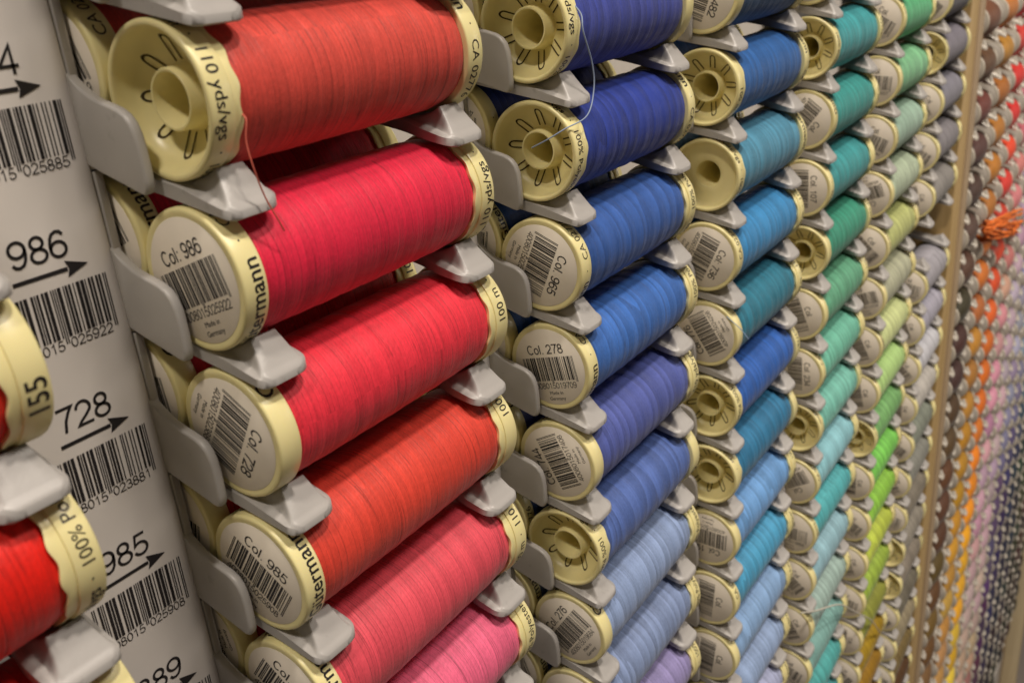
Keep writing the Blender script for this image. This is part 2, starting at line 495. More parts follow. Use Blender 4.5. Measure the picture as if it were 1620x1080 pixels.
def make_spool(x_face, yc, zc, color, label, flip=False, spin=0, open_rot=0, st_rot=0, num='', code='4008015025922', plain=False, banded=False, group=None, n=0, roll=0.0):
    c = (x_face + H, yc, zc)
    root = thing('thread_spool', label, 'thread spool', (c[0], c[1], c[2]), group, (0, math.radians(roll), math.pi if flip else 0))
    add('thread_winding', (THREADS_B if banded else THREADS)[n % 3], root, rot=(math.radians(n * 67 % 360), 0, 0), color=color)
    a = add('sticker_cap', CAP_ST, root, rot=(math.radians(st_rot), 0, 0))
    add('lettering', LET_ST, a)
    b = add('open_cap', CAP_PL if plain else CAP_OP, root, rot=(math.radians(open_rot), 0, 0))
    add('lettering', LET_OP, b)
    if not flip:
        s = add('label_sticker', STICKER, root, rot=(math.radians(spin), 0, 0))
        add('printing', sticker_print(num, code), s)
    return root

# ----------------------------------------------------------------- rack meshes
PX, PZ = 95.03, 27.0
YC, ZC = 10.8, 17.1
def smooth(t): t = max(0.0, min(1.0, t)); return t * t * (3 - 2 * t)
def prong_mesh(mirror, mat, length=62.0):
    """one tongue: thin base, raised lip near the tip whose back follows the spool. origin = front lower corner"""
    ys = [0.0, 0.12, 0.4, 0.8, 1.2, 1.8, 2.4, 3.0, 3.6, 4.1, 4.4, 4.7, 5.0, 5.5, 6.2, 7.0, 8.0, 9.0, 10.0, 11.0, 12.5, 15, 20, 30, 45, length]
    us = list(range(24))
    def outline(y):
        xl = 0.0 + (2.0 - math.sqrt(max(0, 4.0 - (2.0 - y) ** 2)) if y < 2.0 else 0)
        xr = 10.6 - (3.0 - math.sqrt(max(0, 9.0 - (3.0 - y) ** 2)) if y < 3.0 else 0)
        xr -= 1.2 * smooth((y - 6.0) / 8.0)
        return xl, xr
    def bot(y): return 0.20 * y * (1 if y > 2 else y / 2)
    def base_top(y): return 2.0 + 0.30 * y if y < 10.8 else 5.24 + 0.185 * (y - 10.8)
    def lip(y):
        if y <= 4.3: return 1.9 + (7.15 - 1.9) * max(0, (y - 0.5)) / 3.8
        if y <= 4.8: return 7.25
        if y < 10.8: return ZC - math.sqrt(max(0, (R_FL + 0.05) ** 2 - (YC - y) ** 2))
        return base_top(y)
    V = []
    for y in ys:
        xl, xr = outline(y)
        lo = 0.55 + 0.38 * max(0, min(4.3, y)); hi = 9.1 - 0.25 * max(0, min(4.3, y))
        lo = max(lo, xl + 0.9); hi = min(hi, xr - 1.2)
        if hi < lo + 1: hi = lo + 1
        a_, b_ = lo - 0.7, lo + 0.4; c_, d_ = hi - 0.4, hi + 0.9
        xs = [xl, xl + min(0.12, (a_ - xl) * 0.3), xl + min(0.3, (a_ - xl) * 0.6), a_] + [a_ + (b_ - a_) * q / 5 for q in (1, 2, 3, 4, 5)] + [b_ + (c_ - b_) * q / 4 for q in (1, 2, 3)] + \
             [c_ + (d_ - c_) * q / 6 for q in range(7)] + [d_ + (xr - d_) * q / 5 for q in (1, 2, 3)] + [xr - min(0.12, (xr - d_) * 0.2), xr]
        for x in xs:
            w = smooth((x - a_) / (b_ - a_)) * smooth((d_ - x) / (d_ - c_))
            u = (x - xl) / (xr - xl)
            zt = base_top(y) + max(0, lip(y) - base_top(y)) * w
            e = min(u, 1 - u)
            if e < 0.06: zt -= (0.06 - e) / 0.06 * 0.5
            if y < 0.5: zt -= (0.5 - y) / 0.5 * 0.7
            zb = bot(y) + (0.3 * (0.06 - e) / 0.06 if e < 0.06 else 0) + (0.25 * (0.4 - y) / 0.4 if y < 0.4 else 0)
            V.append((x, y, zt)); V.append((x, y, zb))
    n = len(xs); F = []
    idx = lambda i, j, b: (i * n + j) * 2 + b
    for i in range(len(ys) - 1):
        for j in range(n - 1):
            F.append((idx(i, j, 0), idx(i, j + 1, 0), idx(i + 1, j + 1, 0), idx(i + 1, j, 0)))
            F.append((idx(i, j, 1), idx(i + 1, j, 1), idx(i + 1, j + 1, 1), idx(i, j + 1, 1)))
        F.append((idx(i, 0, 0), idx(i + 1, 0, 0), idx(i + 1, 0, 1), idx(i, 0, 1)))
        F.append((idx(i, n - 1, 0), idx(i, n - 1, 1), idx(i + 1, n - 1, 1), idx(i + 1, n - 1, 0)))
    for i in (0, len(ys) - 1):
        for j in range(n - 1):
            F.append((idx(i, j, 0), idx(i, j, 1), idx(i, j + 1, 1), idx(i, j + 1, 0)))
    if mirror: V = [(-x, y, z) for x, y, z in V]
    me = mesh_from('prong', V, F, [mat])
    bm = bmesh.new(); bm.from_mesh(me); bmesh.ops.recalc_face_normals(bm, faces=bm.faces); bm.to_mesh(me); bm.free()
    return sharp(me, 42)
PR_L, PR_R = prong_mesh(False, M['rack']), prong_mesh(True, M['rack'])
PR2_L, PR2_R = prong_mesh(False, M['white_rack']), prong_mesh(True, M['white_rack'])

def fin_mesh():
    # a rounded blade in front of the label strip, with its piece of edge moulding. origin: column x=0, row z=0
    pts = [(28.0, 22.4), (26.4, 20.9), (24.6, 19.6), (22.6, 18.4), (20.6, 17.7), (18.4, 17.15), (16.6, 16.6), (15.2, 15.8), (14.2, 14.6), (13.6, 12.9), (13.35, 10.6),
           (13.35, 8.4), (13.4, 6.2), (13.55, 5.0), (14.0, 4.2), (14.8, 3.95), (15.6, 4.1), (19.0, 5.2), (24.0, 6.7), (28.0, 8.0)]
    bm = bmesh.new()
    a = [bm.verts.new((-3.3, y, z)) for y, z in pts]; b = [bm.verts.new((-1.5, y, z)) for y, z in pts]
    bm.faces.new(a); bm.faces.new(b[::-1])
    for i in range(len(pts)):
        j = (i + 1) % len(pts); bm.faces.new((a[i], b[i], b[j], a[j]))
    bmesh.ops.recalc_face_normals(bm, faces=bm.faces)
    bmesh.ops.bevel(bm, geom=[e for e in bm.edges if abs(e.verts[0].co.x - e.verts[1].co.x) < 0.01 and e.verts[0].co.y < 27.9], offset=0.5, segments=3, profile=0.5, affect='EDGES')
    # moulding piece, rounded front, 26.6 high
    prof = [(-2.9, 30.0), (-2.9, 27.2), (-2.7, 26.9), (-1.9, 26.9), (-1.2, 27.3), (-0.8, 28.1), (-0.7, 29.5), (-0.7, 64.0), (-2.2, 64.0), (-2.2, 30.0)]
    z0, z1 = -19.8, 6.85
    lo = [bm.verts.new((x, y, z0)) for x, y in prof]; hi = [bm.verts.new((x, y, z1)) for x, y in prof]
    bm.faces.new(lo[::-1]); bm.faces.new(hi)
    for i in range(len(prof)):
        j = (i + 1) % len(prof); bm.faces.new((lo[i], lo[j], hi[j], hi[i]))
    return bm_mesh('side_fin', bm, [M['rack']], 0, ang=40)
FIN = fin_mesh()

NAMES = ['first', 'second', 'third', 'fourth', 'fifth', 'sixth', 'seventh', 'eighth', 'ninth', 'tenth', 'eleventh', 'twelfth', 'thirteenth', 'fourteenth', 'fifteenth',
         'sixteenth', 'seventeenth', 'eighteenth', 'nineteenth', 'twentieth', 'twenty-first', 'twenty-second', 'twenty-third', 'twenty-fourth', 'twenty-fifth', 'twenty-sixth', 'twenty-seventh',
         'twenty-eighth', 'twenty-ninth', 'thirtieth', 'thirty-first', 'thirty-second', 'thirty-third', 'thirty-fourth', 'thirty-fifth', 'thirty-sixth']
COLX = {-1: -PX, 0: 0.0, 1: PX, 2: 2 * PX, 3: 3 * PX, 4: 4 * PX + 4.5, 5: 5 * PX + 8.5}
RACK_LABEL = {-1: 'grey plastic rack column at the left edge holding orange-red thread', 0: 'grey plastic rack column with printed labels left of the red thread', 1: 'grey plastic rack column holding the dark blue to lilac thread',
              2: 'grey plastic rack column holding bright blue thread', 3: 'grey plastic rack column holding teal and mint thread', 4: 'grey plastic rack column holding green, lime and olive thread',
              5: 'grey plastic rack column holding grey thread beside the wooden post'}
ZR = {-1: (-3, 6), 0: (-3, 7), 1: (-2, 10), 2: (-2, 12), 3: (-2, 16), 4: (-2, 20), 5: (-2, 25)}

def strip_print(k, num, code, parent, first='4'):
    f = Flat()
    f.num(num, -9.9, 22.7, 4.2, 'r', 9.5, 0.058)
    f.poly([(-19.8, 20.35), (-11.0, 20.35), (-11.0, 21.0), (-19.8, 21.0)])
    f.poly([(-11.2, 19.35), (-7.5, 20.68), (-11.2, 22.0), (-10.75, 20.68)])
    x0, x1 = -22.9, -5.15
    f.bars(code, x0, x1, 10.4, 18.3, 1.0)
    f.num(code[0], x0 - 1.9, 8.55, 1.65); f.num(code[1:7], x0 + 0.8, 8.55, 1.65, width=7.5); f.num(code[7:], x0 + 9.3, 8.55, 1.65, width=7.5)
    me = f.mesh('printed_label', lambda a, b: (a, 26.96, b))
    return add('printed_label', me, parent, (0, 0, -PZ * k))

for c, (k0, k1) in ZR.items():
    X = COLX[c]
    root = thing('thread_rack', RACK_LABEL[c], 'thread rack', (X, 0, 0), 'rack columns for the sewing thread')
    zt, zb = -PZ * k0 + 30, -PZ * k1 - 10
    st = add('label_strip', box_mesh('label_strip', (-30.2, -3.0, 27.05, 29.5, zb, zt), M['strip'], 0.4), root)
    if c == 0:
        for k, num, code in ((-1, '891', '4008015025861'), (0, '844', '4008015025885'), (1, '986', '4008015025922'), (2, '728', '4008015023881'), (3, '985', '4008015025908'), (4, '889', '4008015025847')):
            strip_print(k, num, code, st)
    for k in range(k0, k1):
        if not in_view(X + 30, 5, -PZ * k, 60): continue
        add('side_fin', FIN, root, (0, 0, -PZ * k))
        if c == -1 and k < 0: continue
        add('prong', PR_L, root, (0, 0, -PZ * k))
        add('prong', PR_R, root, (63.0, 0, -PZ * k))

# ----------------------------------------------------------------- spools
ILL = (0.74, 0.68, 0.62)
def C(r, g, b, gain=1.0):
    v = [min(0.9, max(lin(q) - 0.020, lin(q) * 0.42) / i * gain * (0.96 if r > b * 1.3 else 0.88)) for q, i in zip((r, g, b), ILL)]
    if v[2] > v[0] and v[2] >= v[1] * 1.35:      # the blues are dull, dyed polyester
        sat = 1 - min(v) / max(v); v[2] *= 1 - 0.08 * sat ** 2; v[1] *= 1 + 0.05 * sat
    if v[0] < max(v[1], v[2]):
        y = 0.3 * v[0] + 0.55 * v[1] + 0.15 * v[2]; v = [q + (y - q) * 0.13 for q in v]
    return tuple(v) + (1,)
# column -> {row: (name, rgb, opts)}
SP = {}
L155 = rim_text([('155', 2.9, 0.01)], lambda c: H - 2.2 - c, -1, 0)
SP[-1] = {0: ('orange red', (205, 45, 22), {}), 1: ('bright orange red', (208, 42, 20), dict(o=-130)), 2: ('fiery red orange', (205, 35, 15), dict(o=30)), 3: ('deep orange red', (196, 40, 24), dict(o=90))}
SP[0] = {-2: ('maroon red', (150, 40, 45), dict(s=60)), -1: ('dark red', (160, 45, 45), dict(s=20, num='891', code='4008015025861')),
  0: ('coral red', (196, 74, 64), dict(flip=1, o=1, st=1)),
  1: ('crimson', (206, 44, 68), dict(s=-20, num='986', code='4008015025922')),
  2: ('bright red', (214, 58, 68), dict(s=121, num='728', code='4008015023881')),
  3: ('tomato red', (202, 70, 58), dict(s=35, num='985', code='4008015025908')),
  4: ('dusty rose red', (205, 78, 86), dict(s=37, num='889', code='4008015025847')),
  5: ('bright pink', (218, 98, 122), dict(s=80, num='382', code='4008015025830'))}
SP[1] = {-1: ('dark violet blue', (52, 54, 120), dict(s=60)), 0: ('violet blue', (64, 72, 150), dict(flip=1)), 1: ('navy blue', (38, 62, 142), dict(flip=1)),
  2: ('royal blue', (54, 88, 158), dict(s=114, num='965', code='4008015025687')), 3: ('medium blue', (58, 102, 178), dict(s=-13, num='278', code='4008015019709')),
  4: ('purplish blue', (84, 92, 160), dict(s=-118, num='744', code='4008015017408')), 5: ('slate blue', (82, 102, 165), dict(flip=1)),
  6: ('pale blue grey', (132, 146, 182), dict(s=-56, num='276', code='4008015019684')), 7: ('powder blue', (126, 138, 174), dict(s=20)), 8: ('lilac', (148, 132, 178), dict(s=100))}
SP[2] = {-1: ('deep blue', (30, 70, 120), dict(s=10)), 0: ('ink blue', (24, 78, 120), dict(s=111, num='482', code='4008015021238')), 1: ('strong blue', (24, 92, 158), dict(flip=1)), 2: ('steel blue', (74, 134, 164), dict(flip=1, plain=1)),
  3: ('azure blue', (48, 128, 186), dict(s=115, num='736', code='4008015023966')), 4: ('petrol teal', (28, 116, 142), dict(s=-122, num='776', code='4008015024208')),
  5: ('cobalt blue', (38, 94, 176), dict(flip=1)), 6: ('ocean blue', (34, 112, 154), dict(flip=1)), 7: ('cornflower blue', (102, 148, 204), dict(s=-176, num='196', code='4008015018870')),
  8: ('sky blue', (66, 146, 188), dict(s=96)), 9: ('light blue', (126, 154, 194), dict(s=98)), 10: ('pale grey blue', (138, 154, 188), dict(s=110)), 11: ('pale lavender', (162, 162, 190), dict(s=70))}
SP[3] = {-1: ('dark teal', (40, 130, 140), dict(s=10)), 0: ('sea teal', (50, 150, 152), dict(s=50)), 1: ('turquoise teal', (52, 150, 150), dict(flip=1)), 2: ('jade teal', (42, 146, 136), dict(s=128)), 3: ('muted teal', (50, 142, 140), dict(s=89, num='107', code='4008015012960')),
  4: ('emerald green', (52, 142, 112), dict(flip=1)), 5: ('moss mint', (90, 156, 118), dict(s=70)), 6: ('mint green', (102, 178, 148), dict(s=88, num='234', code='4008015019266')), 7: ('fresh mint', (110, 180, 158), dict(flip=1)),
  8: ('ice aqua', (132, 186, 190), dict(s=150)), 9: ('bright turquoise', (72, 164, 164), dict(s=4)), 10: ('grey aqua', (138, 174, 180), dict(s=40)), 11: ('sage grey', (152, 172, 158), dict(s=60)),
  12: ('pale sea green', (122, 164, 152), dict(s=20)), 13: ('deep turquoise', (74, 160, 152), dict(s=95)), 14: ('dark aqua', (70, 150, 148), dict(s=35)), 15: ('soft aqua', (110, 170, 165), dict(s=75))}
SP[4] = {-1: ('dark green', (60, 130, 90), dict(s=10)), 0: ('leaf green', (70, 160, 100), dict(s=10)), 1: ('grass green', (80, 168, 112), dict(s=30)), 2: ('light green', (118, 178, 126), dict(s=5)), 3: ('sage green', (146, 170, 146), dict(s=22)), 4: ('pale sage', (166, 176, 144), dict(s=160)),
  5: ('olive yellow', (168, 168, 96), dict(s=45)), 6: ('beige green', (170, 166, 134), dict(s=-20)), 7: ('pale lime', (186, 190, 122), dict(s=66)), 8: ('light lime green', (160, 190, 108), dict(s=80)), 9: ('mid green', (112, 164, 92), dict(flip=1)),
  10: ('vivid green', (108, 184, 66), dict(s=90)), 11: ('lime green', (128, 178, 40), dict(s=30)), 12: ('yellow green', (172, 182, 36), dict(s=70)), 13: ('apple green', (142, 164, 34), dict(s=12)), 14: ('olive green', (132, 132, 36), dict(s=90)),
  15: ('golden olive', (148, 118, 28), dict(s=33)), 16: ('ochre brown', (140, 104, 32), dict(s=78)), 17: ('mustard brown', (134, 100, 34), dict(s=10)), 18: ('dark ochre', (120, 92, 36), dict(s=50)), 19: ('earth brown', (104, 82, 38), dict(s=20))}
SP[5] = {-1: ('blackish grey', (70, 68, 76), dict(s=10)), 0: ('charcoal grey', (84, 80, 88), dict(s=20)), 1: ('dark grey', (88, 84, 90), dict(s=40)), 2: ('smoky grey', (120, 112, 118), dict(flip=1)), 3: ('stone grey', (128, 122, 128), dict(s=60)), 4: ('warm grey', (124, 116, 116), dict(s=30)),
  5: ('taupe grey', (134, 126, 118), dict(s=80)), 7: ('mauve grey', (154, 146, 148), dict(s=12)), 8: ('lilac grey', (158, 150, 158), dict(s=70)), 9: ('silver white', (186, 180, 180), dict(s=44)), 10: ('oyster white', (176, 166, 154), dict(s=90)),
  11: ('greenish grey', (122, 124, 108), dict(s=33)), 12: ('ash grey', (128, 124, 112), dict(s=60)), 13: ('brownish grey', (122, 112, 98), dict(s=15)), 14: ('putty grey', (136, 126, 112), dict(flip=1)), 15: ('clay grey', (128, 116, 102), dict(flip=1)),
  16: ('dark taupe', (106, 98, 84), dict(s=44)), 17: ('sand grey', (136, 122, 98), dict(s=80)), 18: ('bronze brown', (112, 94, 62), dict(s=20)), 19: ('dark brown', (84, 62, 38), dict(s=50)), 20: ('umber brown', (78, 58, 34), dict(s=10)), 21: ('coffee brown', (72, 54, 34), dict(s=66)),
  22: ('bark brown', (70, 52, 32), dict(s=30)), 23: ('peat brown', (66, 50, 30), dict(s=14))}
COLNAME = {-1: 'orange-red column at the left', 0: 'red column', 1: 'dark blue column', 2: 'bright blue column', 3: 'teal column', 4: 'green column', 5: 'grey column'}
# turn of the printed rims, degrees: (near cap, far cap)
OPEN_ROT = {(-1, 1): 55, (-1, 2): 25, (0, 1): 40, (0, 2): 0, (0, 3): 0, (0, 4): 0, (0, 5): 0}
OPEN = {(0, 0): 0, (1, 0): 0, (1, 1): 0, (1, 5): 0}
def layout_angle(segs, gap, upto):
    pos = 0
    for (t, cap, bold) in segs:
        for i in range(len(t)):
            if (t, i) == upto:
                w = text_tris(t[:i], cap, bold)[2] if i else 0
                return math.degrees((pos + w + 0.6) / RT)
        pos += text_tris(t, cap, bold)[2] + gap
    return 0
OPS = [('100 m', 2.2, 0), ('·', 2.2, 0), ('110 yds/vgs', 2.2, 0.004), ('·', 2.2, 0), ('100% Polyester', 2.0, 0), ('·', 2.2, 0)]
STS = [('Gütermann', 2.9, 0.012), ('·', 2.2, 0), ('CA 02776', 2.1, 0), ('·', 2.2, 0)]
# rim text runs with falling angle from 0 in its own frame: glyph angle = -a. Not flipped: world angle = rot - a.
# Flipped (turned half round Z): world angle = 180 - (rot - a).
def rot_for(segs, gap, glyph, world, flipped):
    a = layout_angle(segs, gap, glyph)
    return (180 - world + a) if flipped else (world + a)
O_ = lambda g, w, f=False: rot_for(OPS, 1.9, g, w, f)
S_ = lambda g, w, f=False: rot_for(STS, 2.6, g, w, f)
RIM_OPEN = {(-1, 1): O_(('110 yds/vgs', 0), 209), (-1, 2): O_(('100% Polyester', 3), 159), (0, 0): O_(('110 yds/vgs', 4), 164, True), (1, 0): O_(('110 yds/vgs', 9), 179, True),
            (1, 1): O_(('100% Polyester', 0), 156, True), (1, 5): O_(('100% Polyester', 3), 174, True), (0, 1): O_(('110 yds/vgs', 4), 194), (0, 2): O_(('100 m', 0), 181), (0, 3): O_(('100 m', 0), 156),
            (0, 4): O_(('110 yds/vgs', 0), 160), (0, 5): O_(('100% Polyester', 5), 191), (1, 2): O_(('100% Polyester', 0), 185), (1, 3): O_(('100% Polyester', 0), 183)}
RIM_ST = {(0, 0): S_(('CA 02776', 0), 175, True), (1, 1): S_(('CA 02776', 0), 182, True), (0, 1): S_(('Gütermann', 8), 166), (0, 2): S_(('Gütermann', 0), 136),
          (0, 4): S_(('Gütermann', 5), 147), (1, 2): S_(('CA 02776', 0), 167), (1, 3): S_(('CA 02776', 0), 141), (1, 6): S_(('Gütermann', 0), 140), (2, 3): S_(('CA 02776', 0), 178)}
count = 0
for c in sorted(SP):
    seen = 0
    for k in sorted(SP[c]):
        nm, rgb, o = SP[c][k]
        xf = COLX[c] - 0.5
        zc = ZC - PZ * k
        q = [in_view(xf + d, YC, zc, 11) for d in (0, 32, 64)]
        if not any(q) and k > 0: continue
        end = 'open slotted end' if o.get('flip') and not o.get('plain') else 'plain open end' if o.get('plain') else 'white sticker end'
        if o.get('num') and (c, k) not in ((0, -1), (0, 4), (0, 5)): end = 'end sticker reading Col. ' + o['num'] if o['num'] not in ('744',) else 'upside-down end sticker'
        art = 'an' if nm[0] in 'aeiou' else 'a'
        if c == -1: lab = '%s thread spool, %s down the %s' % (nm, NAMES[seen], COLNAME[c])
        else: lab = '%s thread spool with %s, %s down the %s' % (nm, end, NAMES[seen], COLNAME[c])
        w = lab.split()
        if len(w) > 16: lab = '%s thread spool, %s down the %s' % (nm, NAMES[seen], COLNAME[c])
        rr = random.Random(c * 100 + k)
        make_spool(xf + rr.uniform(-0.3, 0.5), YC, zc, C(*rgb), lab, bool(o.get('flip')), o.get('s', rr.uniform(0, 360)),
                   RIM_OPEN.get((c, k), rr.uniform(0, 360)), RIM_ST.get((c, k), rr.uniform(0, 360)), o.get('num', ''), o.get('code', '40080150%05d' % rr.randint(10000, 29999)),
                   bool(o.get('plain')), c >= 1, 'sewing thread spools at the front of the rack', n=count, roll=rr.uniform(-0.25, 0.25))
        if (c, k) == (-1, 1):
            for ch in COL.objects:
                if ch.parent and ch.parent.parent and ch.parent.parent.get('label') == lab and ch.name.startswith('lettering') and ch.parent.name.startswith('open_cap'): ch.data = L155; ch.parent.rotation_euler = (math.radians(209), 0, 0)
        seen += 1; count += 1

# the spools waiting behind the front ones
for c in (0, 1, 2):
    seen = 0
    for k in range(-1, 9 if c else 6):
        if k + 1 not in SP[c] and k not in SP[c]: continue
        nm, rgb, o = SP[c].get(k, SP[c].get(k + 1))
        xf = COLX[c] - 0.3
        y, z = YC + 23.2, ZC - PZ * k + 4.3
        if not any(in_view(xf + d, y, z, 8) for d in (0, 32)): continue
        rr = random.Random(c * 31 + k + 900)
        make_spool(xf, y, z, C(*rgb), 'half hidden spool waiting behind the %s spool in the %s' % (nm, COLNAME[c]), False, rr.uniform(0, 360), rr.uniform(0, 360), rr.uniform(0, 360), '',
                   '40080150%05d' % rr.randint(10000, 29999), False, c >= 1, 'sewing thread spools queued behind the front ones', n=count)
        count += 1

# ----------------------------------------------------------------- second display beyond the post
H2 = 23.0
V_, F_ = lathe([(-H2, 0.0001), (-H2, 9.2), (-H2 + 0.3, 9.9), (-H2 + 0.9, 10.2), (-H2 + 2.0, 10.2), (-H2 + 2.6, 9.6), (-H2 + 2.6, 7.0)], 40)
CAP2_L = sharp(mesh_from('end_cap', V_, F_, [M['white_cap']]), 50)
CAP2_R = sharp(mesh_from('end_cap', [(-x, y, z) for x, y, z in V_], [f[::-1] for f in F_], [M['white_cap']]), 50)
V_, F_ = lathe([(-H2 - 0.08, 0.0001), (-H2 - 0.08, 8.2), (-H2, 8.3)], 32)
STICK2 = mesh_from('label_sticker', V_, F_, [M['silver']])
TH2 = thread_mesh('thread_winding', -H2 + 2.5, H2 - 2.5, 9.2, 21, M['thread'], bulge=2.9, ridge=0.05)

def stops(lst, k):
    for (k0, n0, c0), (k1, n1, c1) in zip(lst, lst[1:]):
        if k <= k1:
            t = (k - k0) / (k1 - k0)
            return (n0 if t < 0.5 else n1), tuple(a + (b - a) * t for a, b in zip(c0, c1))
    return lst[-1][1], lst[-1][2]
UN2 = [
 [(-2, 'brown', (112, 76, 56)), (4, 'dark brown', (86, 58, 50)), (8, 'blackish olive', (70, 58, 34)), (12, 'chocolate brown', (96, 62, 46)), (14, 'dark brown', (94, 62, 36)), (20, 'grey brown', (118, 92, 62)), (30, 'taupe brown', (120, 96, 70))],
 [(-2, 'orange brown', (176, 106, 44)), (4, 'amber brown', (186, 112, 30)), (10, 'orange brown', (184, 110, 50)), (14, 'amber', (196, 132, 34)), (18, 'tan', (178, 128, 62)), (23, 'light tan', (186, 150, 98)), (34, 'sand', (180, 152, 110))],
 [(-2, 'crimson', (196, 40, 50)), (1, 'red', (205, 52, 42)), (5, 'tomato red', (214, 62, 40)), (9, 'orange', (222, 92, 34)), (14, 'bright orange', (226, 124, 30)), (19, 'orange yellow', (222, 156, 40)), (24, 'golden yellow', (214, 184, 60)), (30, 'pale yellow', (206, 190, 130))],
 [(-2, 'pink', (214, 90, 112)), (6, 'coral pink', (216, 92, 96)), (9, 'salmon', (212, 120, 104)), (13, 'rose pink', (204, 112, 140)), (18, 'dusty pink', (200, 136, 150)), (24, 'pale pink', (204, 150, 130)), (34, 'beige', (198, 168, 140))],
 [(-2, 'pale mauve', (190, 150, 160)), (10, 'lilac pink', (190, 150, 170)), (18, 'mauve pink', (190, 140, 150)), (24, 'rose beige', (196, 150, 128)), (28, 'brick red', (170, 90, 70)), (34, 'rust red', (150, 76, 66))],
 [(-2, 'lavender grey', (160, 150, 178)), (14, 'lavender', (156, 138, 176)), (20, 'purple', (98, 66, 120)), (26, 'deep purple', (84, 48, 96)), (30, 'plum', (104, 44, 64)), (34, 'wine red', (110, 50, 58))],
 [(-2, 'dusty blue', (130, 140, 170)), (14, 'slate blue', (120, 128, 160)), (20, 'dark violet', (64, 54, 110)), (26, 'navy violet', (54, 44, 92)), (34, 'dark plum', (64, 40, 50))],
 [(-2, 'grey blue', (120, 130, 150)), (16, 'teal grey', (96, 116, 118)), (20, 'navy blue', (48, 54, 92)), (27, 'midnight blue', (40, 42, 72)), (34, 'black', (58, 52, 50))],
 [(-2, 'grey green', (116, 124, 112)), (16, 'sea green', (76, 108, 94)), (22, 'dark green', (56, 68, 54)), (28, 'dark navy', (62, 62, 74)), (34, 'charcoal', (72, 66, 60))],
 [(-2, 'olive grey', (118, 114, 92)), (18, 'olive', (92, 90, 66)), (26, 'dark olive', (72, 68, 50)), (34, 'brown black', (56, 46, 38))],
 [(-2, 'olive grey', (110, 100, 80)), (20, 'muddy brown', (88, 74, 58)), (34, 'black brown', (60, 50, 40))],
 [(-2, 'olive brown', (112, 98, 72)), (20, 'dark brown', (92, 72, 54)), (28, 'dull brown', (84, 66, 50)), (34, 'black brown', (60, 48, 40))]]
CN2 = ['brown column right of the post', 'amber column right of the post', 'red to yellow column right of the post', 'pink column right of the post', 'mauve to brick column in the far display',
       'lavender to plum column in the far display', 'blue violet column in the far display', 'navy column in the far display', 'green grey column in the far display', 'olive column in the far display', 'muddy olive column in the far display', 'dull brown column at the far end']
P2X, P2Z, X2, Z2 = 70.3, 28.4, 617.0, -32.0
def copy_tree(src, loc, parent=None):
    c = src.copy(); COL.objects.link(c)
    if parent: c.parent = parent
    for ch in src.children: copy_tree(ch, None, c)
    if loc: c.location = [v * K for v in loc]
    return c
proto2 = None
for j in range(12):
    X = X2 + P2X * j
    rack = thing('thread_rack', 'pale rack column holding the ' + CN2[j].replace(' column', ' thread'), 'thread rack', (X, 0, 0), 'rack columns of the far display')
    add('label_strip', box_mesh('label_strip', (-46.5, -25.2, 24.0, 28.0, -1060, 60), M['strip'], 0.5), rack)
    add('back_panel', box_mesh('back_panel', (-25.2, 23.8, 24.0, 28.0, -1060, 60), M['white_rack'], 0.4), rack)
    seen = 0
    for k in range(-2, 36):
        z = Z2 - P2Z * k
        if not in_view(X, 8, z, 11): continue
        for xx, me in ((-H2 - 0.5, PR2_L), (H2 + 0.5, PR2_R)):
            add('prong', me, rack, (xx, -2.0, z - 17.1), None).scale = (0.62, 0.5, 0.95)
        q = project(X, 8, z)
        if q[0] > 1635 or q[1] > 1095: continue
        nm, rgb = stops(UN2[j], k)
        rr = random.Random(j * 77 + k)
        g = rr.uniform(0.70, 1.08)
        lab = '%s thread spool, %s down the %s' % (nm, NAMES[seen], CN2[j])
        if proto2 is None:
            s = thing('embroidery_spool', lab, 'embroidery spool', (X, 8.0, z), 'embroidery spools in the far display')
            add('thread_winding', TH2, s); add('end_cap', CAP2_L, s); add('end_cap', CAP2_R, s); add('label_sticker', STICK2, s)
            proto2 = s
        else:
            s = copy_tree(proto2, (X, 8.0, z)); s['label'] = lab
        for ch in s.children:
            if ch.name.startswith('thread_winding'):
                gr = sum(rgb) / 3; d = 0.10 if j < 3 else 0.36
                ch.color = C(*[q + (gr - q) * d + rr.uniform(-9, 9) for q in rgb], gain=g)
        s.rotation_euler = (rr.uniform(0, 6.28), 0, rr.uniform(-0.03, 0.03))
        seen += 1

# ----------------------------------------------------------------- wood, base, floor, surroundings
tag(add('wooden_post', box_mesh('wooden_post', (552, 576, 1.5, 70, -1450, 140), M['wood'], 0.8)), 'light oak upright post between the grey thread and the far display', 'post')
tag(add('wooden_edge_strip', box_mesh('wooden_edge_strip', (576.4, 590, 0.0, 70, -1450, 140), M['brown_wood'], 0.8)), 'narrow paler wooden strip fixed to the right side of the oak post', 'trim')
tag(add('end_post', box_mesh('end_post', (1400, 1440, -17, 4.6, -1450, 80), M['pale_wood'], 1.0)), 'pale pine post at the far right end of the display', 'post')
tag(add('end_board', box_mesh('end_board', (1398, 1436, 5.0, 60, -1450, 80), M['brown_wood'], 1.0)), 'brown board behind the pale pine post at the far end', 'board')
tag(add('base_cabinet', box_mesh('base_cabinet', (624, 1396, 6, 70, -1449, -1130), M['rack'], 2.0)), 'grey base panel under the far thread display', 'cabinet')
tag(add('back_wall', box_mesh('back_wall', (-300, 5000, 71, 80, -1450, 600), M['dark'], 0)), 'dark wall behind the racks', kind='structure')
bm = bmesh.new(); bmesh.ops.create_grid(bm, x_segments=1, y_segments=1, size=6000)
fl = add('floor', bm_mesh('floor', bm, [M['floor']]), None, (2000, 0, -1450)); tag(fl, kind='structure')
tag(add('far_wall', box_mesh('far_wall', (5000, 5100, -6000, 80, -1449, 1500), M['wall'], 0)), kind='structure')

